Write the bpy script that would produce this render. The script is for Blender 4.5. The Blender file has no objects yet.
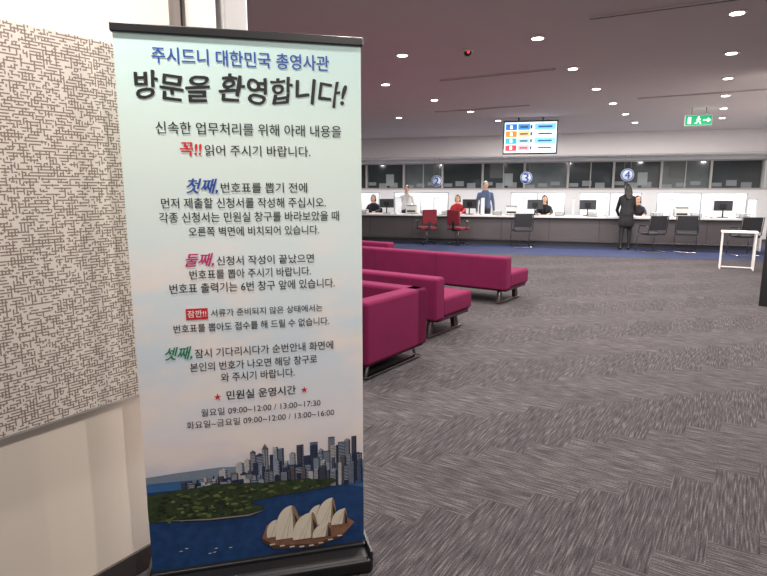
import bpy, bmesh, math, random
import numpy as np
from mathutils import Vector, Matrix, Euler
random.seed(7)
scene = bpy.context.scene
try:
    scene.view_settings.view_transform = 'Standard'
    scene.view_settings.look = 'None'
except Exception as e:
    print(e)
COL = scene.collection

# ------------------------------------------------------------ materials
def lin(c):
    return tuple(((x/255)/12.92 if x/255 <= 0.04045 else ((x/255+0.055)/1.055)**2.4) for x in c)
_m = {}
def mat(name, rgb, rough=0.6, metal=0.0, var=0.06, scale=8.0, emit=0.0, trans=0.0, bump=0.0, bscale=200, spec=None):
    if name in _m: return _m[name]
    m = bpy.data.materials.new(name); m.use_nodes = True
    nt = m.node_tree; b = nt.nodes['Principled BSDF']
    c = lin(rgb)
    tc = nt.nodes.new('ShaderNodeTexCoord'); no = nt.nodes.new('ShaderNodeTexNoise')
    no.inputs['Scale'].default_value = scale
    nt.links.new(tc.outputs['Object'], no.inputs['Vector'])
    mx = nt.nodes.new('ShaderNodeMix'); mx.data_type = 'RGBA'
    mx.inputs['A'].default_value = (*[x*(1-var) for x in c], 1)
    mx.inputs['B'].default_value = (*[min(1, x*(1+var)) for x in c], 1)
    nt.links.new(no.outputs['Fac'], mx.inputs['Factor'])
    nt.links.new(mx.outputs['Result'], b.inputs['Base Color'])
    b.inputs['Roughness'].default_value = rough
    b.inputs['Metallic'].default_value = metal
    if spec is not None: b.inputs['Specular IOR Level'].default_value = spec
    if trans: b.inputs['Transmission Weight'].default_value = trans
    if emit:
        nt.links.new(mx.outputs['Result'], b.inputs['Emission Color'])
        b.inputs['Emission Strength'].default_value = emit
    if bump:
        n2 = nt.nodes.new('ShaderNodeTexNoise'); n2.inputs['Scale'].default_value = bscale
        nt.links.new(tc.outputs['Object'], n2.inputs['Vector'])
        bp = nt.nodes.new('ShaderNodeBump'); bp.inputs['Strength'].default_value = bump
        bp.inputs['Distance'].default_value = 0.002
        nt.links.new(n2.outputs['Fac'], bp.inputs['Height'])
        nt.links.new(bp.outputs['Normal'], b.inputs['Normal'])
    _m[name] = m
    return m

# ------------------------------------------------------------ mesh builder
class B:
    def __init__(s): s.bm = bmesh.new(); s.mats = []
    def mi(s, m):
        if m not in s.mats: s.mats.append(m)
        return s.mats.index(m)
    def _merge(s, tb, m, M, smooth):
        i = s.mi(m)
        bmesh.ops.transform(tb, matrix=M, verts=tb.verts)
        for f in tb.faces: f.material_index = i; f.smooth = smooth
        me = bpy.data.meshes.new('tmp'); tb.to_mesh(me); tb.free()
        s.bm.from_mesh(me); bpy.data.meshes.remove(me)
    def box(s, c, size, m, bev=0, seg=2, rot=(0,0,0), smooth=False):
        tb = bmesh.new(); bmesh.ops.create_cube(tb, size=1)
        bmesh.ops.scale(tb, vec=size, verts=tb.verts)
        if bev: bmesh.ops.bevel(tb, geom=list(tb.edges), offset=bev, segments=seg, affect='EDGES', profile=0.5)
        s._merge(tb, m, Matrix.Translation(c) @ Euler(rot).to_matrix().to_4x4(), smooth)
    def cyl(s, p0, p1, r0, m, r1=None, seg=12, smooth=True):
        p0 = Vector(p0); p1 = Vector(p1); r1 = r0 if r1 is None else r1
        d = p1-p0
        tb = bmesh.new()
        bmesh.ops.create_cone(tb, cap_ends=True, segments=seg, radius1=r0, radius2=r1, depth=d.length)
        M = Matrix.Translation((p0+p1)/2) @ d.to_track_quat('Z', 'Y').to_matrix().to_4x4()
        s._merge(tb, m, M, smooth)
    def sph(s, c, r, m, seg=12):
        tb = bmesh.new(); bmesh.ops.create_uvsphere(tb, u_segments=seg, v_segments=max(6, seg//2+2), radius=1)
        if not hasattr(r, '__len__'): r = (r, r, r)
        s._merge(tb, m, Matrix.Translation(c) @ Matrix.Diagonal((*r, 1)), True)
    def tube(s, pts, r, m, seg=8):
        for a, b in zip(pts[:-1], pts[1:]): s.cyl(a, b, r, m, seg=seg)
        for p in pts[1:-1]: s.sph(p, r*1.0, m, seg=8)
    def poly(s, pts, m):
        vs = [s.bm.verts.new(p) for p in pts]
        f = s.bm.faces.new(vs); f.material_index = s.mi(m)
        return f
    def done(s, name, parent=None, loc=(0,0,0), rotz=0, wn=False):
        me = bpy.data.meshes.new(name); s.bm.normal_update(); s.bm.to_mesh(me); s.bm.free()
        for m in s.mats: me.materials.append(m)
        o = bpy.data.objects.new(name, me); COL.objects.link(o)
        o.location = loc; o.rotation_euler = (0, 0, rotz)
        if parent: o.parent = parent
        if wn:
            w = o.modifiers.new('wn', 'WEIGHTED_NORMAL'); w.keep_sharp = True
        return o
def empty(name, loc=(0,0,0), rotz=0):
    o = bpy.data.objects.new(name, None); COL.objects.link(o)
    o.location = loc; o.rotation_euler = (0, 0, rotz); o.empty_display_size = 0.1
    return o

CEIL = 3.05
# ------------------------------------------------------------ camera
cam = bpy.data.cameras.new('camera'); co = bpy.data.objects.new('camera', cam); COL.objects.link(co)
co.location = (0, 0, 1.57); co.rotation_euler = (math.radians(90-9.75), 0, 0)
cam.sensor_width = 36; cam.lens = 36*576/767; cam.clip_start = 0.02
scene.camera = co

# ------------------------------------------------------------ world
w = bpy.data.worlds.new('world'); scene.world = w; w.use_nodes = True
w.node_tree.nodes['Background'].inputs[0].default_value = (1.0, 0.97, 0.96, 1)
w.node_tree.nodes['Background'].inputs[1].default_value = 0.42

# ------------------------------------------------------------ counter frame
C0 = Vector((-0.6, 17.8, 0)); CA = math.atan2(-0.292, 0.956)
CE = Vector((math.cos(CA), math.sin(CA), 0)); CN = Vector((-math.sin(CA), math.cos(CA), 0))
def cw(a, b, z=0): return C0 + CE*a + CN*b + Vector((0, 0, z))

# ------------------------------------------------------------ floor (herringbone carpet planks)
def carpet_mat():
    m = bpy.data.materials.new('carpet_plank'); m.use_nodes = True
    nt = m.node_tree; N = nt.nodes; L = nt.links; b = N['Principled BSDF']
    b.inputs['Roughness'].default_value = 0.95; b.inputs['Specular IOR Level'].default_value = 0.1
    uv = N.new('ShaderNodeUVMap'); uv.uv_map = 'UVMap'
    mp = N.new('ShaderNodeMapping'); mp.inputs['Scale'].default_value = (7.0, 120, 1)
    L.new(uv.outputs[0], mp.inputs[0])
    n1 = N.new('ShaderNodeTexNoise'); n1.inputs['Scale'].default_value = 1.0; n1.inputs['Detail'].default_value = 3
    L.new(mp.outputs[0], n1.inputs['Vector'])
    mp2 = N.new('ShaderNodeMapping'); mp2.inputs['Scale'].default_value = (110, 240, 1)
    L.new(uv.outputs[0], mp2.inputs[0])
    n2 = N.new('ShaderNodeTexNoise'); n2.inputs['Scale'].default_value = 1.0
    L.new(mp2.outputs[0], n2.inputs['Vector'])
    at = N.new('ShaderNodeAttribute'); at.attribute_name = 'tone'
    a1 = N.new('ShaderNodeMath'); a1.operation = 'MULTIPLY_ADD'; a1.inputs[1].default_value = 0.5
    L.new(n2.outputs['Fac'], a1.inputs[0]); L.new(n1.outputs['Fac'], a1.inputs[2])
    a2 = N.new('ShaderNodeMath'); a2.operation = 'ADD'
    L.new(a1.outputs[0], a2.inputs[0]); L.new(at.outputs['Fac'], a2.inputs[1])
    cr = N.new('ShaderNodeValToRGB')
    cr.color_ramp.elements[0].position = 0.52; cr.color_ramp.elements[0].color = (*lin((42, 39, 42)), 1)
    cr.color_ramp.elements[1].position = 1.0; cr.color_ramp.elements[1].color = (*lin((106, 100, 99)), 1)
    e = cr.color_ramp.elements.new(0.76); e.color = (*lin((67, 63, 65)), 1)
    L.new(a2.outputs[0], cr.inputs[0]); L.new(cr.outputs[0], b.inputs['Base Color'])
    bp = N.new('ShaderNodeBump'); bp.inputs['Strength'].default_value = 0.25; bp.inputs['Distance'].default_value = 0.003
    L.new(n1.outputs['Fac'], bp.inputs['Height']); L.new(bp.outputs[0], b.inputs['Normal'])
    return m
def build_floor():
    bm = bmesh.new(); uvl = bm.loops.layers.uv.new('UVMap'); tone = bm.faces.layers.float.new('tone')
    wd = 0.2; n = 4; ang = math.radians(-32)
    R = Matrix.Rotation(ang, 3, 'Z')
    def quad(x0, y0, x1, y1, horiz):
        ctr = R @ Vector(((x0+x1)/2*wd, (y0+y1)/2*wd, 0)) + Vector((2, 7, 0))
        if not (-7 < ctr.x < 12.5 and -1.5 < ctr.y < 21.5): return
        P = [(x0, y0), (x1, y0), (x1, y1), (x0, y1)]
        vs = [bm.verts.new(R @ Vector((x*wd, y*wd, 0)) + Vector((2, 7, 0))) for x, y in P]
        f = bm.faces.new(vs); f[tone] = random.uniform(-0.02, 0.02) + (0.014 if horiz else -0.014)  # random tone, plus pile sheen by plank direction put into the colour
        ou = random.random()*50; ov = random.random()*50
        l_ = wd*n
        uvs = [(0,0),(l_,0),(l_,wd),(0,wd)] if horiz else [(0,0),(0,wd),(l_,wd),(l_,0)]
        for l, (u, v) in zip(f.loops, uvs): l[uvl].uv = (u+ou, v+ov)
    for k in range(-130, 131):
        for mm in range(-24, 25):
            bx = k+2*n*mm
            quad(bx, k, bx+n, k+1, True)
            quad(bx+n, k+1-n, bx+n+1, k+1, False)
    vs = [bm.verts.new(p) for p in [(-8, -3, -.004), (13, -3, -.004), (13, 23, -.004), (-8, 23, -.004)]]
    f = bm.faces.new(vs)
    for l in f.loops: l[uvl].uv = (l.vert.co.x, l.vert.co.y)
    me = bpy.data.meshes.new('floor'); bm.to_mesh(me); bm.free(); me.materials.append(carpet_mat())
    o = bpy.data.objects.new('floor', me); COL.objects.link(o)
build_floor()

# blue carpet strip along the counter
navy = mat('navy_carpet', (60, 66, 94), 0.95, var=0.2, scale=60, bump=0.3, spec=0.1)
b = B()
P = [cw(-3.4, -3.0, .003), cw(11.2, -2.2, .003), cw(11.2, 4.2, .003), cw(-3.4, 4.2, .003)]
b.poly(P, navy); b.done('floor_navy_carpet')

# ------------------------------------------------------------ ceiling
ceil_m = mat('ceiling_paint', (206, 197, 196), 0.85, var=0.03, scale=2)
white_w = mat('white_paint', (232, 229, 228), 0.7, var=0.03, scale=2)
cream = mat('cream_wall_paint', (222, 209, 195), 0.65, var=0.03, scale=2)
b = B()
zc = CEIL
b.poly([(-8, -3, zc), tuple(cw(-7.6, 0.0, zc)), tuple(cw(13, 0.0, zc)), (13.0, -3, zc)], ceil_m)
b.done('ceiling')
b = B()
b.box((4.0, .07, 2.765), (16.5, .14, .57), white_w)
b.box((4.0, .04, 2.475), (16.5, .20, .03), mat('bulkhead_edge', (200, 196, 194), .6))
o = b.done('wall_bulkhead', loc=C0, rotz=CA)
b = B()
b.box((4.0, 2.25, 2.62), (16.5, 4.3, .05), white_w)
b.done('ceiling_staff_area', loc=C0, rotz=CA)

# slot diffusers in ceiling
slot = mat('slot_dark', (60, 54, 54), .6)
AX = Vector((.49, .872, 0)); PX = Vector((.872, -.49, 0))
for i, (p, q) in enumerate([((1.81, 5.38), (4.6, 3.85)), ((.78, 8.31), (2.14, 7.54)), ((4.2, 9.9), (7.2, 8.2)), ((1.0, 11.6), (2.6, 10.7))]):
    p = Vector((*p, 0)); q = Vector((*q, 0)); mid = (p+q)/2; d = q-p
    b = B(); b.box((0, 0, 0), (d.length, .035, .012), slot)
    b.box((0, .024, -.002), (d.length, .012, .014), ceil_m); b.box((0, -.024, -.002), (d.length, .012, .014), ceil_m)
    b.done('ceiling_slot_diffuser', loc=(mid.x, mid.y, CEIL-.006), rotz=math.atan2(d.y, d.x))

# downlights
lamp_m = mat('lamp_glow', (255, 246, 236), emit=12, var=0)
trim_m = mat('downlight_trim', (230, 225, 220), .4)
def downlight(x, y, z=CEIL, power=38, col=(1, .94, .89)):
    b = B()
    b.cyl((0, 0, -.012), (0, 0, 0), .075, trim_m, r1=.08, seg=20)
    b.cyl((0, 0, -.016), (0, 0, -.006), .055, lamp_m, seg=20)
    o = b.done('ceiling_downlight', loc=(x, y, z))
    ld = bpy.data.lights.new('downlight_bulb', 'AREA'); ld.shape = 'DISK'; ld.size = .1; ld.energy = power; ld.color = col
    lo = bpy.data.objects.new('downlight_bulb', ld); COL.objects.link(lo); lo.parent = o; lo.location = (0, 0, -.022)
S = 1.68
R1 = Vector((3.0, 5.21, 0))
pts = []
for off, ks in [(0, range(-3, 6)), (-1.69, range(-3, 6)), (-3.2, [-2, 0]), (-4.25, range(-1, 6)), (-5.9, [-1, 1, 3]), (1.75, range(0, 5))]:
    for k in ks:
        p = R1 + PX*off + AX*S*k
        if off == -4.25: p = Vector((.03, 8.6, 0)) + AX*S*(k-1) 
        b_ = (p-C0).dot(CN)
        if b_ < -.5 and p.x < 9.5 and p.y > -1: pts.append(p)
for p in pts: downlight(p.x, p.y, power=37 if p.y < 4 else (42 if p.y < 10 else 66))
# staff area lights
for a in (-1.5, 1.0, 3.5, 6.0, 8.5, 10.6):
    p = cw(a, 1.6, 2.59); downlight(p.x, p.y, 2.595, 74, (1, .98, .95))

# ------------------------------------------------------------ left wall with acoustic panel
WA = math.atan2(.829, .559); W0 = Vector((-.99, 2.2, 0))
def wbox(b, s0, s1, f0, f1, z0, z1, m, bev=0):
    b.box(((s0+s1)/2, -(f0+f1)/2, (z0+z1)/2), (s1-s0, abs(f1-f0), z1-z0), m, bev)
b = B(); wbox(b, -5.2, .26, -.14, 0, 0, CEIL, cream); b.done('wall_left', loc=W0, rotz=WA)
b = B(); wbox(b, -5.2, .26, 0, .012, 0, .1, mat('skirting_dark', (60, 54, 52), .5), .003); b.done('baseboard_left', loc=W0, rotz=WA)
frame_w = mat('white_frame', (214, 210, 206), .35)
b = B(); wbox(b, .26, .33, -.12, -.02, 0, CEIL, mat('grey_jamb', (128, 116, 112), .5))
wbox(b, .33, .37, -.1, -.06, 0, CEIL, mat('jamb_infill_dark', (70, 62, 60), .5))  # dark infill strip between jamb and post
wbox(b, .37, .5, -.14, .0, 0, CEIL, frame_w, .01)
wbox(b, .5, .54, -.1, -.06, 0, CEIL, mat('jamb_infill_dark', (70, 62, 60), .5))
wbox(b, .54, .68, -.14, -.0, 0, CEIL, mat('grey_frame', (176, 172, 172), .35), .01)
b.done('door_frame', loc=W0, rotz=WA)

def fabric_mat():
    m = bpy.data.materials.new('woven_panel_fabric'); m.use_nodes = True
    nt = m.node_tree; N = nt.nodes; L = nt.links; bs = N['Principled BSDF']; bs.inputs['Roughness'].default_value = .9
    tc = N.new('ShaderNodeTexCoord'); sp = N.new('ShaderNodeSeparateXYZ'); L.new(tc.outputs['Object'], sp.inputs[0])
    def M(op, a, b_=None, c=None):
        n = N.new('ShaderNodeMath'); n.operation = op
        for i, x in enumerate([a, b_, c]):
            if x is None: continue
            if isinstance(x, (int, float)): n.inputs[i].default_value = x
            else: L.new(x, n.inputs[i])
        return n.outputs[0]
    X, Z = sp.outputs['X'], sp.outputs['Z']
    def dashes(u, v, pitch, length, thr, seed):
        row = M('FLOOR', M('DIVIDE', v, pitch))
        fr = M('FRACT', M('DIVIDE', v, pitch))
        line = M('LESS_THAN', fr, .45)
        sh = M('MULTIPLY', row, 0.37)
        cell = M('FLOOR', M('ADD', M('DIVIDE', u, length), sh))
        cb = N.new('ShaderNodeCombineXYZ'); L.new(cell, cb.inputs[0]); L.new(row, cb.inputs[1]); cb.inputs[2].default_value = seed
        wn = N.new('ShaderNodeTexWhiteNoise'); wn.noise_dimensions = '3D'; L.new(cb.outputs[0], wn.inputs['Vector'])
        return M('MULTIPLY', line, M('GREATER_THAN', wn.outputs['Value'], thr))
    d1 = dashes(X, Z, .0100, .012, .36, 1.0)
    d2 = dashes(Z, X, .0100, .0095, .58, 5.0)
    mask = M('MAXIMUM', d1, d2)
    mx = N.new('ShaderNodeMix'); mx.data_type = 'RGBA'
    mx.inputs['A'].default_value = (*lin((206, 197, 187)), 1); mx.inputs['B'].default_value = (*lin((126, 111, 102)), 1)
    L.new(mask, mx.inputs['Factor']); L.new(mx.outputs['Result'], bs.inputs['Base Color'])
    return m
fab = fabric_mat()
b = B()
wbox(b, -2.6, .1, .002, .035, .765, 2.09, frame_w, .004)
b.box((-1.25, -.0365, 1.4275), (2.68, .006, 1.305), fab)
b.done('acoustic_wall_panel', loc=W0, rotz=WA)

# ------------------------------------------------------------ other room walls
b = B(); b.box((-7.0, 9.5, CEIL/2), (.15, 24, CEIL), white_w); b.done('wall_far_left')
wp0 = Vector((5.6, 7.6, 0)); wp1 = Vector((11.3, 15.0, 0)); d = wp1-wp0
b = B(); b.box((0, -.1, CEIL/2), (d.length, .15, CEIL), white_w)
b.done('wall_right', loc=((wp0+wp1)/2), rotz=math.atan2(d.y, d.x))
blk = mat('black_metal', (26, 25, 27), .4)
b = B(); b.box((0, 0, 1.3), (.12, .14, 2.6), blk, .01); b.box((.1, 0, 1.3), (.1, .05, 2.6), mat('dark_glass', (30, 32, 36), .08)); 
b.box((.1, 0, 2.83), (.32, .14, .45), white_w)
b.done('door_post', loc=(5.2, 7.7, 0), rotz=.9)
back = empty('window_wall', cw(4.0, 4.2))
back.rotation_euler = (0, 0, CA)
glassd = mat('night_glass', (52, 58, 60), .08, var=.6, scale=.9)
glassd2 = mat('night_glass_lit', (92, 98, 98), .1, var=.5, scale=1.6)  # lit panes come from a paler glass colour, nothing shines behind
b = B(); b.box((0, 0, .78), (16.5, .15, 1.56), white_w); b.box((0, 0, 2.56), (16.5, .15, .12), white_w)
b.done('wall_low', back)
mull = mat('mullion', (170, 166, 162), .4)
b = B()
xs = [-8.2 + 1.45*i for i in range(12)]
for i, x in enumerate(xs):
    b.box((x, -.03, 2.03), (.07, .12, .94), mull)
    if i < 11:
        b.box((x+.725, .03, 2.03), (1.38, .02, .94), glassd if i % 3 else glassd2)
        if i % 4 == 1: b.box((x+.5, -.0, 2.2), (.5, .01, .5), mat('blind_dark', (94, 96, 94), .7))
        if i % 3 == 2: b.box((x+.9, -.0, 1.9), (.3, .01, .42), mat('notice', (150, 156, 156), .7))
        if i % 2: b.box((x+.725, 0, 2.03), (.03, .06, .94), mull)
        for k in range(3): b.box((x+.2+.42*k, .015, 1.66+.05*((i+k) % 3)), (.3, .01, .12+.06*((i*k) % 3)), mat('sill_files', (132, 134, 138), .7))
b.box((0, -.03, 1.58), (16.5, .14, .05), mull); b.box((0, -.03, 2.48), (16.5, .12, .04), mull)
b.done('window_1', back)
b = B(); b.box((12.4, 2.0, 1.35), (.15, 4.6, 2.7), white_w); b.done('wall_staff_side', loc=C0, rotz=CA)

# ------------------------------------------------------------ roll-up banner
BL = Vector((-.907, 2.047, 0)); BR = Vector((-.087, 2.255, 0)); BC = (BL+BR)/2
BA = math.atan2((BR-BL).y, (BR-BL).x)
ban = empty('rollup_banner', BC, BA)
def banner_mat():
    m = bpy.data.materials.new('banner_print_sky'); m.use_nodes = True
    nt = m.node_tree; N = nt.nodes; L = nt.links; bs = N['Principled BSDF']
    bs.inputs['Roughness'].default_value = .45
    tc = N.new('ShaderNodeTexCoord'); sp = N.new('ShaderNodeSeparateXYZ'); L.new(tc.outputs['Object'], sp.inputs[0])
    mr = N.new('ShaderNodeMapRange'); mr.inputs['From Min'].default_value = .08; mr.inputs['From Max'].default_value = 2.1
    L.new(sp.outputs['Z'], mr.inputs['Value'])
    cr = N.new('ShaderNodeValToRGB'); E = cr.color_ramp.elements
    E[0].position = 0.17; E[0].color = (*lin((196, 208, 226)), 1)
    E[1].position = 1.0; E[1].color = (*lin((188, 216, 212)), 1)
    for p, c in [(.23, (236, 224, 224)), (.28, (240, 234, 236)), (.42, (220, 230, 238)), (.6, (228, 238, 238)), (.8, (218, 232, 224))]:
        e = E.new(p); e.color = (*lin(c), 1)
    L.new(mr.outputs[0], cr.inputs[0])
    mp = N.new('ShaderNodeMapping'); mp.inputs['Scale'].default_value = (2.2, 1, 4.5); L.new(tc.outputs['Object'], mp.inputs[0])
    no = N.new('ShaderNodeTexNoise'); no.inputs['Scale'].default_value = 1.3; no.inputs['Detail'].default_value = 6
    L.new(mp.outputs[0], no.inputs['Vector'])
    c2 = N.new('ShaderNodeValToRGB'); c2.color_ramp.elements[0].position = .46; c2.color_ramp.elements[1].position = .62
    L.new(no.outputs['Fac'], c2.inputs[0])
    mr2 = N.new('ShaderNodeMapRange'); mr2.inputs['From Min'].default_value = 1.45; mr2.inputs['From Max'].default_value = 1.2
    L.new(sp.outputs['Z'], mr2.inputs['Value'])
    mu = N.new('ShaderNodeMath'); mu.operation = 'MULTIPLY'; L.new(c2.outputs[0], mu.inputs[0]); L.new(mr2.outputs[0], mu.inputs[1])
    mu2 = N.new('ShaderNodeMath'); mu2.operation = 'MULTIPLY'; L.new(mu.outputs[0], mu2.inputs[0]); mu2.inputs[1].default_value = .85
    mx = N.new('ShaderNodeMix'); mx.data_type = 'RGBA'; mx.inputs['B'].default_value = (*lin((250, 236, 228)), 1)
    L.new(mu2.outputs[0], mx.inputs['Factor']); L.new(cr.outputs[0], mx.inputs['A'])
    L.new(mx.outputs['Result'], bs.inputs['Base Color'])
    return m
b = B(); b.box((0, 0, 1.09), (.85, .002, 2.04), banner_mat()); b.done('printed_sheet', ban)
b = B()
b.box((0, 0, 2.105), (.865, .022, .03), blk, .004)
b.box((0, .0, .045), (.87, .20, .05), blk, .02, 3)
b.box((0, -.02, .03), (.88, .17, .06), blk, .012, 3)
b.box((0, .0, .075), (.86, .05, .02), blk, .005)
b.cyl((0, .05, .05), (0, .03, 2.09), .008, mat('pole_alu', (160, 160, 160), .3, 1))
b.box((-.437, 0, .05), (.012, .2, .085), mat('base_endcap', (40, 40, 42), .3), .004)
b.box((.437, 0, .05), (.012, .2, .085), mat('base_endcap', (40, 40, 42), .3), .004)
b.box((-.25, 0, .006), (.04, .34, .012), blk, .004); b.box((.25, 0, .006), (.04, .34, .012), blk, .004)
b.done('stand', ban)
# city photograph printed at foot
def pm(name, c, var=.1, scale=30): return mat('print_'+name, c, .45, var=var, scale=scale)
sea = pm('harbour', (32, 68, 118), .55, 26); sea2 = pm('harbour_far', (60, 104, 156), .15, 20)
grn = pm('garden', (52, 66, 40), .8, 60); grn2 = pm('garden_light', (92, 104, 58), .4, 50); grn3 = pm('garden_dark', (32, 44, 30), .4, 50); haze = pm('far_land', (126, 140, 156), .12, 30)
b = B()
def flat(pts, m, y):
    return b.poly([(x, y, z) for x, z in pts], m)
X0, X1 = -.425, .425
yy = -.0016
flat([(X0, .082), (X1, .082), (X1, .40), (X0, .45)], sea, yy)
flat([(X0, .42), (.2, .40), (X1, .33), (X1, .43), (.1, .45), (X0, .475)], sea2, yy-.0003)
flat([(X0, .455), (-.2, .45), (0, .44), (X1, .42), (X1, .455), (0, .48), (-.15, .492), (-.3, .488), (X0, .482)], haze, yy-.0006)
tc_ = [(86, 100, 124), (146, 150, 160), (52, 64, 92), (190, 184, 180), (110, 98, 98), (38, 48, 72), (126, 138, 156), (80, 80, 92)]
tm = [pm('tower%d' % i, c, .45, 90) for i, c in enumerate(tc_)]
win_l = pm('tower_windows_light', (176, 182, 192), .2, 80); win_d = pm('tower_windows_dark', (36, 42, 58), .2, 80)
rnd = random.Random(11)
for row in range(4):
    x = -.30 + .03*row
    while x < .405:
        wv = rnd.uniform(.014, .032)
        t = max(0, min(1, (x+.28)/.33))
        h = (.018 + .145*t**1.5*rnd.uniform(.25, 1.0)) * (1-.2*row)
        base = .385 - .010*row; x2 = min(x+wv, .42); top = base+.045+h
        y = yy-.0009-.0004*row
        if rnd.random() < .25: flat([(x, base), (x2, base), (x2, top), ((x+x2)/2, top+.008), (x, top)], rnd.choice(tm), y)
        else: flat([(x, base), (x2, base), (x2, top), (x, top)], rnd.choice(tm), y)
        wm = rnd.choice((win_l, win_d))
        if rnd.random() < .6:
            zz = base+.02
            while zz < top-.006:
                flat([(x+.002, zz), (x2-.002, zz), (x2-.002, zz+.0022), (x+.002, zz+.0022)], wm, y-.0002); zz += .0065
        else:
            xx = x+.002
            while xx < x2-.003:
                flat([(xx, base), (xx+.0015, base), (xx+.0015, top-.004), (xx, top-.004)], wm, y-.0002); xx += .0042
        flat([(x2-.25*wv, base), (x2, base), (x2, top), (x2-.25*wv, top)], tm[5], y-.0001)
        x += wv*rnd.uniform(.8, 1.4)
flat([(.022, .40), (.027, .40), (.027, .57), (.022, .57)], tm[4], yy-.0027); flat([(.015, .548), (.034, .548), (.031, .563), (.018, .563)], tm[4], yy-.0028)
def blob(cx, cz, rx, rz, m, y, n=40, seed=1):
    r = random.Random(seed); P = []
    for i in range(n):
        a = 2*math.pi*i/n; k = 1+r.uniform(-.10, .10)
        x = max(X0, min(X1, cx+rx*k*math.cos(a))); P.append((x, cz+rz*k*math.sin(a)))
    flat(P, m, y)
yg = yy-.0032
blob(-.20, .37, .27, .052, grn, yg, seed=2)
blob(.08, .375, .24, .03, grn, yg-.0002, seed=3)
blob(-.33, .335, .15, .045, grn, yg-.0004, seed=4)
blob(-.12, .30, .13, .028, grn, yg-.0005, seed=8)
for i in range(170):
    x = rnd.uniform(-.40, .24); z = rnd.uniform(.285, .405)
    if z < .33 and not (-.42 < x < -.02): continue
    if x > 0 and z < .355: continue
    blob(x, z, rnd.uniform(.005, .016), rnd.uniform(.003, .006), (grn2, grn3, grn3, grn2)[i % 4] if i % 9 else pm('lawn', (120, 124, 74), .2), yg-.0007-.000004*i, n=9, seed=20+i)
flat([(-.40, .300), (-.2, .276), (-.05, .272), (.02, .29), (-.05, .278), (-.2, .282)], pm('seawall', (150, 140, 120)), yg-.0016)
pod = pm('podium', (150, 108, 84), .25, 60); cream_s = pm('shell', (236, 224, 202), .1, 40); shade_s = pm('shell_shade', (150, 126, 104), .1, 40); dk = pm('shell_dark', (66, 50, 44), .1)
yo = yg-.0020
flat([(.0, .165), (.05, .125), (.22, .105), (.34, .135), (.385, .18), (.33, .225), (.10, .245), (.02, .22)], pod, yo)
flat([(.0, .165), (.05, .125), (.22, .105), (.34, .135), (.34, .122), (.22, .09), (.05, .108), (.0, .15)], pm('podium_wall', (88, 62, 52), .2), yo-.0002)
for i in range(8):
    x = .03+.04*i; flat([(x, .128-.03*math.sin(i/7*3)), (x+.02, .128-.03*math.sin(i/7*3)), (x+.02, .134-.03*math.sin(i/7*3)), (x, .134-.03*math.sin(i/7*3))], cream_s, yo-.0003)
def shell(x, z, wv, h, lean, y):
    P = [(x, z)]
    for i in range(11):
        t = i/10; P.append((x + lean*wv*t**1.5 - .10*wv*math.sin(math.pi*t), z+h*math.sin(t*math.pi/2)))
    tip = P[-1]; Q = []
    for i in range(1, 11):
        t = i/10; Q.append((tip[0]+(x+wv-tip[0])*t**.8, tip[1]-(tip[1]-z)*t**1.8))
    flat(P+Q, cream_s, y)
    inner = [tip]+[(tip[0]+(x+wv*.66-tip[0])*t, tip[1]-(tip[1]-z)*t**1.2) for t in (.25, .5, .75, 1)] + list(reversed(Q))
    flat(inner, shade_s, y-.0002)
    glz = [(tip[0]+(x+wv*.8-tip[0])*t, tip[1]-(tip[1]-z)*t**1.4) for t in (.35, .6, .8, 1)] + [(x+wv*.98, z), (tip[0]+(x+wv-tip[0])*.7, tip[1]-(tip[1]-z)*.58)]
    flat(glz, dk, y-.0003)
    for t in (.2, .4):
        flat([(x+wv*t, z), (x+wv*t+.0012, z), (tip[0]+.0008, tip[1]-.006), (tip[0], tip[1]-.006)], shade_s, y-.0004)
for i, (x, z, wv, h, le) in enumerate([(.185, .195, .07, .085, .75), (.225, .190, .085, .115, .78), (.285, .18, .07, .07, .85), (.02, .165, .08, .075, .5), (.055, .150, .11, .145, .62), (.125, .138, .11, .115, .72), (.205, .135, .08, .065, .85)]):
    shell(x, z, wv, h, le, yo-.0006-.0007*i)
for i in range(6):
    x = rnd.uniform(-.35, -.02); z = rnd.uniform(.11, .25)
    flat([(x, z), (x+.010, z), (x+.012, z+.003), (x-.001, z+.003)], cream_s, yo-.001)
for f in b.bm.faces:
    f.normal_update()
    if f.normal.y > 0: f.normal_flip()
b.done('printed_city_photo', ban)

# text
ink = mat('ink_black', (28, 26, 28), .5); blue = mat('ink_blue', (34, 74, 158), .5); red = mat('ink_red', (205, 40, 50), .5)
mag = mat('ink_magenta', (196, 40, 110), .5); green = mat('ink_green', (30, 130, 90), .5); whitei = mat('ink_white', (240, 240, 240), .5)
def text_mesh(txt, m, shear=0):
    cu = bpy.data.curves.new('t', 'FONT'); cu.body = txt; cu.size = 1; cu.shear = shear; cu.resolution_u = 3
    ob = bpy.data.objects.new('t', cu); COL.objects.link(ob)
    dg = bpy.context.evaluated_depsgraph_get(); dg.update()
    me = bpy.data.meshes.new_from_object(ob.evaluated_get(dg))
    bpy.data.objects.remove(ob); bpy.data.curves.remove(cu)
    me.materials.clear(); me.materials.append(m)
    for p in me.polygons: p.material_index = 0
    n = len(me.vertices); A = np.zeros(n*3); me.vertices.foreach_get('co', A); A = A.reshape(-1, 3)
    return me, A
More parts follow.
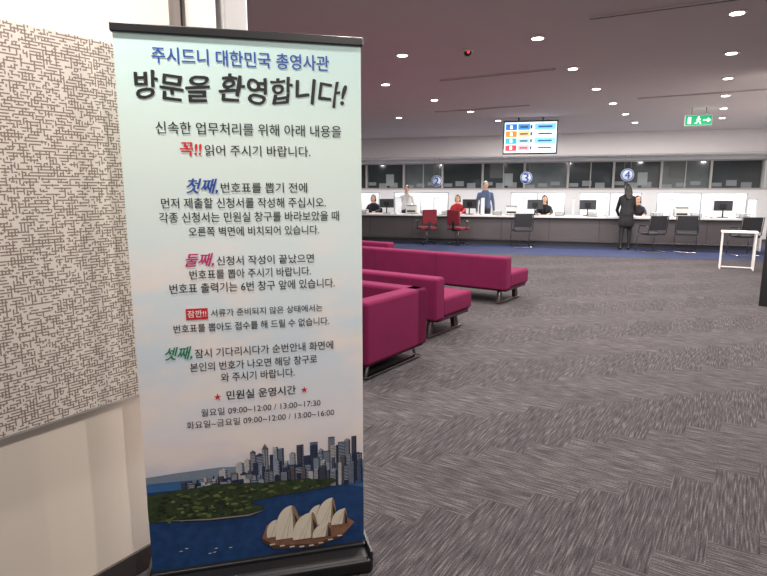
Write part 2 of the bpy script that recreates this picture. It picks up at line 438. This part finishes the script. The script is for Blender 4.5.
def put_text(runs, cx, cz, width, name, parent, y=-.003, hs=1.0, gap=.28, wob=0):
    parts = []; cur = 0
    for txt, m, bold, shear, rs in runs:
        me, A = text_mesh(txt, m, shear)
        if len(A) == 0: continue
        A = A*rs
        mn = A[:, 0].min(); mxx = A[:, 0].max()
        parts.append((me, A, cur-mn, bold)); cur += (mxx-mn)+gap
    tot = cur-gap; s = width/tot
    for me, A, off, bold in parts:
        offs = [(0, 0)]
        if bold: offs = [(bold*math.cos(t), bold*.6*math.sin(t)) for t in [i*math.pi/4 for i in range(8)]]
        for j, (ox, oy) in enumerate(offs):
            me2 = me if j == len(offs)-1 else me.copy()
            A2 = A.copy()
            if wob:
                A2[:, 1] += wob*np.sin(A[:, 0]*2.3)+wob*.35*np.sin(A[:, 0]*9+1) ; A2[:, 0] += wob*.7*np.sin(A[:, 1]*5+A[:, 0]*1.3)
            B_ = np.zeros_like(A)
            B_[:, 0] = (A2[:, 0]+off+ox)*s - width/2 + cx
            B_[:, 2] = (A2[:, 1]-.35+oy)*s*hs + cz
            B_[:, 1] = y-.00002*j
            me2.vertices.foreach_set('co', B_.ravel()); me2.update(); me2.name = name
            o = bpy.data.objects.new(name, me2); COL.objects.link(o); o.parent = parent
T1 = lambda t, cx, cz, w_, hs=1.0, bold=.006: put_text([(t, ink, bold, 0, 1)], cx, cz, w_, 'text_line', ban, hs=hs)
put_text([('주시드니 대한민국 총영사관', blue, .014, 0, 1)], 0, 2.022, .61, 'text_line', ban, hs=1.1)
put_text([('방문을 환영합니다!', ink, .024, .14, 1)], 0, 1.918, .735, 'text_title', ban, hs=1.05, wob=.05)
T1('신속한 업무처리를 위해 아래 내용을', .02, 1.781, .655, 1.05)
put_text([('꼭!!', red, .035, .1, 1.25), ('읽어 주시기 바랍니다.', ink, .006, 0, 1)], 0, 1.706, .46, 'text_line', ban)
put_text([('첫째,', blue, .03, .3, 1.4), ('번호표를 뽑기 전에', ink, .006, 0, 1)], 0, 1.574, .43, 'text_line', ban, hs=1.0)
T1('먼저 제출할 신청서를 작성해 주십시오.', -.01, 1.519, .59, 1.1)
T1('각종 신청서는 민원실 창구를 바라보았을 때', .01, 1.468, .65, 1.1)
T1('오른쪽 벽면에 비치되어 있습니다.', .02, 1.416, .475, 1.1)
put_text([('둘째,', mag, .03, .3, 1.4), ('신청서 작성이 끝났으면', ink, .006, 0, 1)], 0, 1.307, .47, 'text_line', ban, hs=1.0)
T1('번호표를 뽑아 주시기 바랍니다.', 0, 1.258, .445, 1.1)
T1('번호표 출력기는 6번 창구 앞에 있습니다.', .01, 1.208, .61, 1.1)
T1('서류가 준비되지 않은 상태에서는', .055, 1.111, .42)
b = B(); b.box((-.205, -.0022, 1.111), (.078, .001, .042), red); b.done('text_red_tag', ban)
put_text([('잠깐!!', whitei, .01, 0, 1)], -.205, 1.111, .066, 'text_line', ban, y=-.0034)
T1('번호표를 뽑아도 접수를 해 드릴 수 없습니다.', .0, 1.057, .58, 1.1)
put_text([('셋째,', green, .03, .3, 1.4), ('잠시 기다리시다가 순번안내 화면에', ink, .006, 0, 1)], -.01, .958, .63, 'text_line', ban, hs=1.05)
T1('본인의 번호가 나오면 해당 창구로', .0, .905, .48, 1.1)
T1('와 주시기 바랍니다.', .01, .857, .28, 1.1)
put_text([('★', red, 0, 0, .8), ('민원실 운영시간', ink, .012, 0, 1), ('★', red, 0, 0, .8)], .02, .784, .36, 'text_line', ban, gap=.5)
T1('월요일 09:00~12:00 / 13:00~17:30', .02, .722, .46, 1.0, 0)
T1('화요일~금요일 09:00~12:00 / 13:00~16:00', .02, .676, .57, 1.0, 0)

# ------------------------------------------------------------ sofas
maro = mat('burgundy_upholstery', (104, 28, 62), .95, var=.15, scale=5, bump=.35, bscale=400, spec=.12)
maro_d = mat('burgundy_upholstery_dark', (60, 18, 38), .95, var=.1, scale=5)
chrome = mat('chrome_leg', (150, 146, 146), .25, 1)
wood = mat('dark_leg', (52, 36, 34), .5)
def sofa(corner, length, depth=.82, arm=False):
    rz = math.atan2(.813, .582)
    b = B()
    if not arm:
        b.box((.10, length/2, .43), (.2, length, .46), maro, .035, 4, smooth=True)
        b.box((.50, length/2, .325), (.66, length, .21), maro, .04, 4, smooth=True)
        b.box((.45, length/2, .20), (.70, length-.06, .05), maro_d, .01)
        b.box((.205, length/2, .43), (.012, length-.05, .012), maro_d)
        n = max(1, round(length/1.1))
        for i in range(1, n):
            b.box((.52, length*i/n, .431), (.6, .006, .006), maro_d)
            b.box((-.001, length*i/n, .43), (.004, .006, .42), maro_d)
    else:
        b.box((depth-.10, length/2, .40), (.2, length, .54), maro, .035, 4, smooth=True)
        b.box((depth/2, .09, .40), (depth, .18, .54), maro, .035, 4, smooth=True)
        b.box((depth/2, length-.09, .40), (depth, .18, .54), maro, .035, 4, smooth=True)
        b.box((.36, length/2, .30), (.68, length-.34, .24), maro, .04, 4, smooth=True)
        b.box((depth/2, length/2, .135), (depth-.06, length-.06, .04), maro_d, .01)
    for y in ([.12, length-.12] if not arm else [.06, length-.06]):
        zt = .19 if not arm else .14
        b.tube([(.1, y, zt), (.06, y, .015), (depth-.12, y, .015), (depth-.16, y, zt)], .014, chrome)
        b.box((depth/2, y, .02), (depth-.1, .05, .014), wood if not arm else chrome, .003)
    if not arm:
        b.box((.12, .14, .1), (.05, .05, .2), wood, rot=(0, .2, 0)); b.box((depth-.18, .14, .1), (.05, .05, .2), wood, rot=(0, -.2, 0))
    b.done('lounge_sofa', loc=(corner[0], corner[1], 0), rotz=rz, wn=True)
sofa((1.65, 7.69), 3.3)
sofa((.54, 5.84), 2.6)
sofa((.08, 9.83), 2.6)
sofa((-.137, 4.52), 1.5, depth=.95, arm=True)

# ------------------------------------------------------------ counter
ctop = mat('counter_top', (222, 219, 218), .35); cfront = mat('counter_front', (84, 78, 80), .5, var=.12, scale=3)
ctoe = mat('toe_kick', (34, 32, 34), .6); joint = mat('panel_joint', (48, 44, 46), .6)
b = B()
LA, LB = -2.6, 10.7
b.box(((LA+LB)/2, .42, .80), (LB-LA, .9, .045), ctop, .006)
b.box(((LA+LB)/2, .16, .44), (LB-LA-.1, .05, .68), cfront)
b.box(((LA+LB)/2, .2, .05), (LB-LA-.1, .05, .1), ctoe)
b.box(((LA+LB)/2, .13, .13), (LB-LA-.1, .015, .03), chrome)
a = LA+.1
while a < LB:
    b.box((a, .132, .44), (.012, .008, .66), joint); a += 1.33
b.box((LA+.02, .42, .39), (.04, .86, .78), ctop); b.box((LB-.02, .42, .39), (.04, .86, .78), ctop)
b.done('service_counter', loc=C0, rotz=CA)
scr = mat('white_screen', (232, 234, 236), .4); scr_e = mat('screen_edge', (160, 162, 168), .4, .6)
for a in (-.55, .95, 2.15, 3.55, 4.75, 6.1, 6.98, 8.6, 9.55, 10.55):
    b = B(); b.box((0, 0, .25), (.03, .66, .46), scr, .005); b.box((0, 0, .485), (.036, .67, .015), scr_e)
    b.box((0, -.3, .01), (.06, .04, .02), scr_e); b.box((0, .3, .01), (.06, .04, .02), scr_e)
    b.done('desk_divider', loc=cw(a, .48, .8225), rotz=CA)
for a0, a1 in ((-2.4, -.2), (.3, 2.2), (4.2, 5.9), (6.3, 8.1), (8.5, 10.9)):
    b = B(); L_ = a1-a0
    b.box((0, 0, .74), (L_, .05, 1.4), scr, .006); b.box((0, 0, 1.45), (L_, .06, .02), scr_e)
    for t in (-L_/2+.02, 0, L_/2-.02): b.box((t, -.003, .73), (.03, .056, 1.44), scr_e)
    b.box((-L_/2+.1, 0, .02), (.06, .4, .04), scr_e); b.box((L_/2-.1, 0, .02), (.06, .4, .04), scr_e)
    b.done('office_partition', loc=cw((a0+a1)/2, 2.3), rotz=CA)
dark = mat('monitor_black', (24, 24, 28), .35); scrn = mat('monitor_glow', (150, 180, 220), emit=1.0, var=.1)
shell_m = mat('monitor_shell', (58, 60, 66), .4)
def monitor(a, b0, rz=0):
    b = B()
    b.box((0, 0, .31), (.44, .035, .27), shell_m, .006); b.box((0, .019, .31), (.42, .002, .25), scrn)
    b.box((0, -.03, .29), (.16, .03, .14), dark, .008)
    b.cyl((0, -.03, .015), (0, -.03, .27), .018, dark); b.box((0, -.02, .008), (.24, .18, .016), dark, .004)
    b.done('desktop_monitor', loc=cw(a, b0, .8225), rotz=CA+rz)
for a, r in ((.55, .2), (3.15, -.15), (5.05, .1), (6.5, -.1), (9.9, -.1)):
    monitor(a, .6, r)
paper = mat('paper', (226, 226, 222), .7)
for a in (-.1, 1.9, 2.5, 4.0, 5.75, 6.6, 8.25, 9.2, 10.3):
    b = B()
    for k in range(3):
        b.box((0, 0, .012+.045*k), (.24, .32, .006), dark); b.box((0, 0, .022+.045*k), (.21, .29, .012), paper)
    for sx in (-.115, .115):
        for sy in (-.15, .15): b.box((sx, sy, .06), (.008, .008, .12), dark)
    b.done('paper_tray', loc=cw(a, .28, .8225), rotz=CA+random.uniform(-.1, .1))
for a in (1.4, 4.4, 8.88):
    b = B()
    b.box((0, 0, .12), (.36, .36, .22), paper, .02, 3); b.box((0, -.1, .25), (.30, .16, .05), scr_e, .01); b.box((0, -.185, .08), (.26, .02, .05), dark)
    b.done('office_printer', loc=cw(a, .55, .825), rotz=CA)

def num_sign(a, z, n, r=.165):
    root = empty('counter_number_sign', cw(a, .0, z), CA)
    b = B(); b.cyl((0, .006, 0), (0, -.006, 0), r, mat('sign_white', (214, 224, 240), .4, emit=.15), seg=32)
    b.cyl((0, -.0062, 0), (0, -.008, 0), r*.92, blue, seg=32); b.cyl((0, -.0082, 0), (0, -.0095, 0), r*.78, mat('sign_white', (214, 224, 240), .4), seg=32)
    for sx in (-.08, .08): b.cyl((sx, 0, r*.8), (sx, 0, 2.47-z), .003, scr_e, seg=6)
    b.done('disc', root)
    put_text([(str(n), blue, .03, 0, 1)], 0, 0, r*.75, 'number', root, y=-.011)
for a, z, n in ((2.25, 1.80, 2), (4.80, 1.88, 3), (7.42, 1.94, 4), (-.3, 1.78, 1)):
    num_sign(a, z, n)

# ------------------------------------------------------------ chairs
seat_b = mat('black_fabric', (34, 34, 38), .8); seat_r = mat('maroon_fabric', (116, 28, 42), .85)
def visitor_chair(loc, rz):
    b = B()
    b.box((0, .02, .46), (.48, .46, .05), seat_b, .02, 3, smooth=True)
    b.box((0, -.22, .74), (.46, .03, .36), seat_b, .012, 3, rot=(.12, 0, 0), smooth=True)
    for s in (-1, 1):
        x = s*.25
        b.tube([(x, -.26, .92), (x, -.2, .50), (x, .22, .44), (x, .26, .012), (x, -.24, .012)], .013, chrome)
        b.tube([(x, -.21, .62), (x, -.05, .66), (x, .16, .66), (x, .2, .46)], .012, chrome)
        b.box((x, .04, .672), (.045, .24, .02), seat_b, .008)
    b.tube([(-.25, -.24, .012), (.25, -.24, .012)], .013, chrome)
    b.done('visitor_chair', loc=loc, rotz=rz, wn=True)
def office_chair(loc, rz, sm, seat=.47):
    b = B()
    b.box((0, .02, seat), (.48, .47, .08), sm, .035, 4, smooth=True)
    b.box((0, -.25, seat+.32), (.42, .06, .42), sm, .03, 4, rot=(.1, 0, 0), smooth=True)
    b.box((0, -.26, seat+.08), (.07, .02, .26), dark); b.box((0, -.12, seat-.05), (.09, .3, .03), dark)
    b.cyl((0, 0, .09), (0, 0, seat-.03), .025, chrome)
    for i in range(5):
        a = 2*math.pi*i/5+.3; e = Vector((.28*math.cos(a), .28*math.sin(a), .075))
        b.cyl((0, 0, .1), e, .022, dark, r1=.014); b.cyl(e+Vector((-.012, 0, -.045)), e+Vector((.012, 0, -.045)), .028, dark)
        b.cyl(e+Vector((0, 0, -.04)), e, .01, dark)
    for s in (-1, 1):
        b.tube([(s*.2, 0, seat-.03), (s*.28, 0, seat), (s*.28, 0, seat+.2)], .012, dark); b.box((s*.28, .03, seat+.21), (.05, .24, .03), dark, .01)
    b.done('office_chair', loc=loc, rotz=rz, wn=True)
office_chair(cw(2.12, -.62), CA+.5, seat_r); office_chair(cw(3.02, -.6), CA-.4, seat_r)
visitor_chair(cw(4.78, -.65), CA+.25); visitor_chair(cw(8.0, -.95), CA+.5); visitor_chair(cw(8.82, -.75), CA-.15); visitor_chair(cw(10.0, -1.2), CA+.3)

wf = mat('white_tube', (220, 216, 214), .4)
b = B()
b.box((0, 0, .74), (.62, .42, .03), wf, .006)
for s in (-1, 1):
    b.tube([(s*.28, -.19, .73), (s*.28, -.19, .015), (s*.28, .19, .015), (s*.28, .19, .73)], .014, wf)
b.tube([(-.28, .19, .015), (.28, .19, .015)], .014, wf)
b.done('side_table', loc=(7.0, 11.35, 0), rotz=-.5, wn=True)

# ------------------------------------------------------------ queue display TV
tv = empty('queue_display_screen', (3.09, 12.5, 2.64), -.25)
b = B(); b.box((0, 0, 0), (1.12, .07, .69), dark, .01)
for s in (-.25, .25): b.cyl((s, .02, .3), (s, .02, CEIL-2.64), .02, mat('tv_pole', (120, 112, 112), .4, .5))
b.done('housing', tv)
b = B()
def emi(n, c, e=1.0): return mat('tv_'+n, c, .3, emit=e, var=0)
b.box((0, -.037, 0), (1.06, .004, .63), emi('bg', (214, 232, 246)))
rows = [((40, 110, 190), (60, 140, 200)), ((226, 120, 40), (235, 180, 120)), ((40, 150, 170), (150, 190, 215)), ((200, 50, 60), (230, 150, 150))]
for i, (c1, c2) in enumerate(rows):
    z = .215-.143*i
    b.box((-.39, -.041, z), (.23, .004, .12), emi('a%d' % i, c1)); b.box((-.13, -.041, z), (.24, .004, .12), emi('b%d' % i, c2))
    b.box((.02, -.043, z), (.035, .004, .07), emi('dig', (50, 60, 110), .5))
    b.box((.30, -.041, z), (.42, .004, .12), emi('c%d' % (i % 2), [(120, 190, 225), (222, 234, 246)][i % 2]))
    b.box((-.13, -.044, z), (.16, .003, .03), emi('dig', (50, 60, 110), .5)); b.box((.30, -.044, z), (.28, .003, .035), emi('dig2', (40, 90, 160), .6))
    b.box((-.39, -.044, z), (.05, .003, .07), emi('w', (250, 250, 250)))
b.done('picture', tv)

ex = empty('exit_sign', (5.81, 11.0, 2.82), -.35)
eg = mat('exit_green', (20, 160, 104), emit=.7, var=0); ew = mat('exit_white', (240, 255, 245), emit=1.3, var=0)
b = B(); b.box((0, 0, 0), (.45, .04, .19), mat('exit_case', (210, 215, 212), .4)); b.box((0, -.021, 0), (.43, .004, .17), eg)
b.cyl((-.12, 0, .09), (-.12, 0, CEIL-2.82), .008, scr_e); b.cyl((.12, 0, .09), (.12, 0, CEIL-2.82), .008, scr_e)
b.box((-.15, -.025, 0), (.05, .003, .12), ew); b.box((.12, -.025, 0), (.09, .003, .022), ew)
f = -.025
b.poly([(.20, f-.002, 0), (.15, f-.002, .04), (.15, f-.002, -.04)], ew)
b.sph((.0, f, .05), (.016, .004, .016), ew)
for p, q in [((0, .03), (-.01, -.01)), ((-.01, -.01), (.03, -.03)), ((.03, -.03), (.035, -.07)), ((-.01, -.01), (-.03, -.05)), ((-.03, -.05), (-.06, -.055)), ((0, .03), (.035, .01)), ((0, .03), (-.035, .0))]:
    b.cyl((p[0], f, p[1]), (q[0], f, q[1]), .008, ew, seg=6)
b.done('panel', ex)

b = B(); b.cyl((0, 0, -.02), (0, 0, 0), .065, trim_m, seg=20); b.sph((0, 0, -.025), (.045, .045, .04), dark)
b.cyl((.0, -.046, -.03), (0, -.05, -.03), .014, mat('red_reflection', (240, 40, 40), emit=3, var=0))  # red reflection on the dome, painted as a glowing dot
b.done('security_dome_camera', loc=(.91, 6.57, CEIL))

# ------------------------------------------------------------ people
def caps(bm, p0, p1, r0, r1):
    p0 = Vector(p0); p1 = Vector(p1); d = p1-p0
    for p, r in ((p0, r0), (p1, r1)):
        bmesh.ops.create_icosphere(bm, subdivisions=2, radius=r, matrix=Matrix.Translation(p))
    if d.length > 1e-4:
        bmesh.ops.create_cone(bm, cap_ends=True, segments=16, radius1=r0, radius2=r1, depth=d.length,
                              matrix=Matrix.Translation((p0+p1)/2) @ d.to_track_quat('Z', 'Y').to_matrix().to_4x4())
def remesh(bm, name, voxel, mats, parent, M=None, segs=None, smooth_it=4):
    if M is not None: bmesh.ops.transform(bm, matrix=M, verts=bm.verts)
    me = bpy.data.meshes.new('tmp'); bm.to_mesh(me); bm.free()
    ob = bpy.data.objects.new('tmp', me); COL.objects.link(ob)
    rm = ob.modifiers.new('r', 'REMESH'); rm.mode = 'VOXEL'; rm.voxel_size = voxel
    if smooth_it:
        sm = ob.modifiers.new('s', 'SMOOTH'); sm.iterations = smooth_it; sm.factor = .5
    dg = bpy.context.evaluated_depsgraph_get(); dg.update()
    out = bpy.data.meshes.new_from_object(ob.evaluated_get(dg))
    bpy.data.objects.remove(ob); bpy.data.meshes.remove(me)
    out.materials.clear()
    for m in mats: out.materials.append(m)
    n = len(out.polygons)
    out.polygons.foreach_set('use_smooth', [True]*n)
    if segs:
        C = np.zeros(n*3); out.polygons.foreach_get('center', C); C = C.reshape(-1, 3)
        best = np.full(n, 1e9); idx = np.zeros(n, dtype=np.int32)
        for p0, p1, r0, r1, mi in segs:
            p0 = np.array(p0); p1 = np.array(p1); d = p1-p0; L2 = max(1e-9, d@d)
            t = np.clip((C-p0)@d/L2, 0, 1)
            dist = np.linalg.norm(C-(p0+t[:, None]*d), axis=1)-(r0+(r1-r0)*t)
            k = dist < best; best[k] = dist[k]; idx[k] = mi
        out.polygons.foreach_set('material_index', idx)
    else:
        out.polygons.foreach_set('material_index', [0]*n)
    out.name = name; out.update()
    o = bpy.data.objects.new(name, out); COL.objects.link(o); o.parent = parent
    return o
skin = mat('skin', (208, 160, 132), .55); hairm = mat('dark_hair', (28, 22, 22), .45); hairg = mat('grey_hair', (90, 86, 84), .5)
shoe = mat('black_shoe', (22, 20, 22), .4); eyew = mat('eye_white', (235, 232, 228), .3); eyed = mat('eye_iris', (40, 26, 20), .2); lip = mat('lips', (172, 92, 88), .5)
def hand(W, d, nrm, side, root):
    W = Vector(W); d = Vector(d).normalized(); nrm = Vector(nrm); nrm = (nrm-d*nrm.dot(d)).normalized(); sd = d.cross(nrm)*side
    bm = bmesh.new()
    for i, (o_, L1) in enumerate(((-.030, .072), (-.010, .080), (.010, .075), (.029, .060))):
        kn = W+d*.088+sd*o_
        caps(bm, W+d*.015+sd*o_*.6, kn, .014, .0115)
        m1 = kn+d*L1*.5+nrm*.008; m2 = m1+d*L1*.28+nrm*.018; m3 = m2+d*L1*.15+nrm*.018
        caps(bm, kn, m1, .0095, .0088); caps(bm, m1, m2, .0088, .008); caps(bm, m2, m3, .008, .007)
    t0 = W+d*.025-sd*.026; t1 = t0+(d*.7-sd*.7)*.042+nrm*.006; t2 = t1+(d*.92-sd*.3)*.03+nrm*.006
    caps(bm, t0, t1, .013, .0105); caps(bm, t1, t2, .0105, .0085)
    remesh(bm, 'hand', .0042, [skin], root, smooth_it=1)
def person(name, loc, rz, H=1.7, seated=False, top=None, pants=None, hair='short', lean=0, coat=False, wrists=None, elbows=None, female=False, yaw=0, nod=0, hm=None, stride=0):
    root = empty(name, loc, rz); k = H/1.75; dz = -.34 if seated else 0
    hm = hm or hairm
    hip_z = .93+dz
    piv = Vector((0, 0, hip_z))
    RL = Matrix.Rotation(-lean, 3, 'X')
    def up(p): return (piv+RL @ (Vector(p)+Vector((0, 0, dz))-piv))*k
    lo = lambda p: Vector(p)*k
    sw = .150 if female else .178; hw = .085
    segs = []
    T, Pn, Sk, Sh = 0, 1, 2, 3
    def S_(p0, p1, r0, r1, mi): segs.append((tuple(p0), tuple(p1), r0*k, r1*k, mi))
    S_(up((-hw*.8, 0, .94)), up((hw*.8, 0, .94)), .11, .11, Pn if not coat else T)
    for s in (-1, 1):
        S_(up((s*.075, 0, .985)), up((s*.055, 0, 1.12)), .112, .098, T)
        S_(up((s*.055, 0, 1.12)), up((s*.075, 0, 1.31)), .098, .102, T)
        S_(up((s*.03, -.005, 1.435)), up((s*sw, 0, 1.385)), .058, .062, T)
        S_(up((s*.02, -.01, 1.48)), up((s*sw*.7, -.005, 1.41)), .042, .055, T)
    S_(up((0, -.01, 1.39)), up((0, 0, 1.475)), .07, .052, T)
    S_(up((0, 0, 1.47)), up((0, .012, 1.57)), .050, .048, Sk)
    if female:
        for s in (-1, 1): S_(up((s*.065, .065, 1.275)), up((s*.065, .07, 1.265)), .052, .052, T)
    for s in (-1, 1):
        hp = lo((s*hw, 0, hip_z-.01))
        st = stride*s
        if seated: kn = lo((s*.12, .44, .54)); an = lo((s*.13, .40, .10)); to = lo((s*.14, .54, .045))
        else: kn = lo((s*.10, .03+st*.5, .50)); an = lo((s*.11, -.02+st, .095)); to = lo((s*.125, .13+st, .04))
        S_(hp, kn, .092, .06, Pn); S_(kn, an, .062, .042, Pn)
        S_(an+Vector((0, -.03, -.05))*k, to, .042, .036, Sh)
    if coat:
        for s in (-1, 0, 1):
            S_(up((s*.06, 0, 1.05)), lo((s*.075, .0, .76)), .105, .118, T)
            S_(lo((s*.075, .0, .76)), lo((s*.085, .0, .68)), .118, .112, T)
    for i, s in enumerate((-1, 1)):
        shp = up((s*(sw+.01), 0, 1.385))
        wr = Vector(wrists[i]) if wrists else up((s*.26, .08, .86))
        el = Vector(elbows[i]) if elbows else up((s*.25, -.03, 1.12))
        S_(shp, el, .056, .043, T); S_(el, wr, .044, .032, T)
        d = (wr-el).normalized()
        S_(wr-d*.005, wr+d*.03, .027, .024, Sk)
        flat_d = d.copy()
        if wrists: flat_d.z = 0
        hand(wr+d*.01, flat_d if wrists else d, (0, 0, -1) if wrists else (-s, 0, 0), s, root)
    bm = bmesh.new()
    for p0, p1, r0, r1, mi in segs: caps(bm, p0, p1, r0, r1)
    remesh(bm, 'body', .013, [top, pants, skin, shoe], root, segs=segs, smooth_it=6)
    hc = up((0, .02, 1.635))
    HM = Matrix.Translation(hc) @ Matrix.Rotation(yaw, 4, 'Z') @ Matrix.Rotation(-nod-lean*.4, 4, 'X') @ Matrix.Scale(k, 4)
    def ell(bm, c, r): bmesh.ops.create_icosphere(bm, subdivisions=3, radius=1, matrix=Matrix.Translation(c) @ Matrix.Diagonal((*r, 1)))
    bm = bmesh.new()
    ell(bm, (0, -.008, .025), (.074, .092, .09)); ell(bm, (0, .018, -.035), (.060, .070, .075)); ell(bm, (0, .05, -.085), (.028, .028, .024))
    caps(bm, (0, .085, .012), (0, .103, -.022), .009, .013)
    caps(bm, (-.03, .073, .028), (.03, .073, .028), .012, .012)
    for s in (-1, 1):
        ell(bm, (s*.075, -.005, -.005), (.010, .018, .030)); ell(bm, (s*.036, .062, -.03), (.02, .02, .02))
    caps(bm, (-.016, .080, -.055), (.016, .080, -.055), .008, .008)
    caps(bm, (0, -.01, -.05), (0, -.015, -.12), .045, .048)
    remesh(bm, 'head', .006, [skin], root, M=HM, smooth_it=2)
    b = B()
    for s in (-1, 1):
        b.sph((s*.030, .078, .006), (.013, .009, .008), eyew); b.sph((s*.030, .0855, .006), (.006, .003, .006), eyed, 8)
        b.box((s*.030, .086, .026), (.026, .004, .004), hm)
    b.sph((0, .0875, -.055), (.02, .004, .006), lip)
    bmesh.ops.transform(b.bm, matrix=HM, verts=b.bm.verts); b.done('face_features', root)
    bm = bmesh.new()
    ell(bm, (0, -.026, .034), (.084, .096, .098)); ell(bm, (0, -.045, -.01), (.078, .068, .08))
    if hair == 'long':
        for s in (-2, -1, 0, 1, 2):
            caps(bm, (s*.022, -.065, 0), (s*.030, -.100, -.16), .048, .040)
            caps(bm, (s*.030, -.100, -.16), (s*.026, -.105, -.31+.012*abs(s)), .040, .022)
        for s in (-1, 1): caps(bm, (s*.070, -.01, .02), (s*.072, -.05, -.14), .022, .024)
    if hair == 'bob':
        for s in (-1, 1): caps(bm, (s*.070, -.015, .02), (s*.07, -.02, -.09), .024, .024)
        caps(bm, (-.04, -.07, -.03), (.04, -.07, -.08), .045, .04)
    remesh(bm, 'hair', .007, [hm], root, M=HM, smooth_it=3)
    return root
blackc = mat('black_clothes', (26, 25, 29), .8); whitec = mat('white_shirt', (214, 212, 210), .8); redc = mat('red_top', (176, 36, 44), .8)
bluec = mat('blue_shirt', (84, 98, 124), .8); greyc = mat('grey_trousers', (58, 58, 66), .8); darkb = mat('dark_knit', (40, 36, 44), .8)
CT = .8225+.02
person('standing_visitor', cw(7.42, -.50), CA, 1.70, top=blackc, pants=blackc, hair='long', lean=.20, coat=True, female=True,
       wrists=[(-.15, .48, CT+.03), (.15, .48, CT+.03)], elbows=[(-.22, .24, 1.02), (.22, .24, 1.02)], yaw=.2, nod=.15, stride=.07)
person('standing_clerk', cw(1.05, 1.15), CA+math.pi, 1.68, top=whitec, pants=greyc, hair='short', nod=.2)
person('standing_clerk', cw(3.5, 1.45), CA+math.pi+.3, 1.80, top=bluec, pants=greyc, hair='short', hm=hairg, nod=.3)
for a, tp, hr, nm in ((-.05, darkb, 'bob', 'seated_clerk'), (2.70, redc, 'bob', 'seated_clerk'), (5.3, blackc, 'long', 'seated_clerk'), (7.85, darkb, 'bob', 'seated_clerk')):
    person(nm, cw(a, 1.15), CA+math.pi, 1.72, seated=True, top=tp, pants=greyc, hair=hr, lean=.08, female=True,
           wrists=[(-.15, .36, CT+.012), (.15, .36, CT+.012)], elbows=[(-.22, .10, .90), (.22, .10, .90)], nod=.15)
    office_chair(cw(a, 1.15), CA+math.pi, seat_b, seat=.43)
print('done', len(bpy.data.objects))
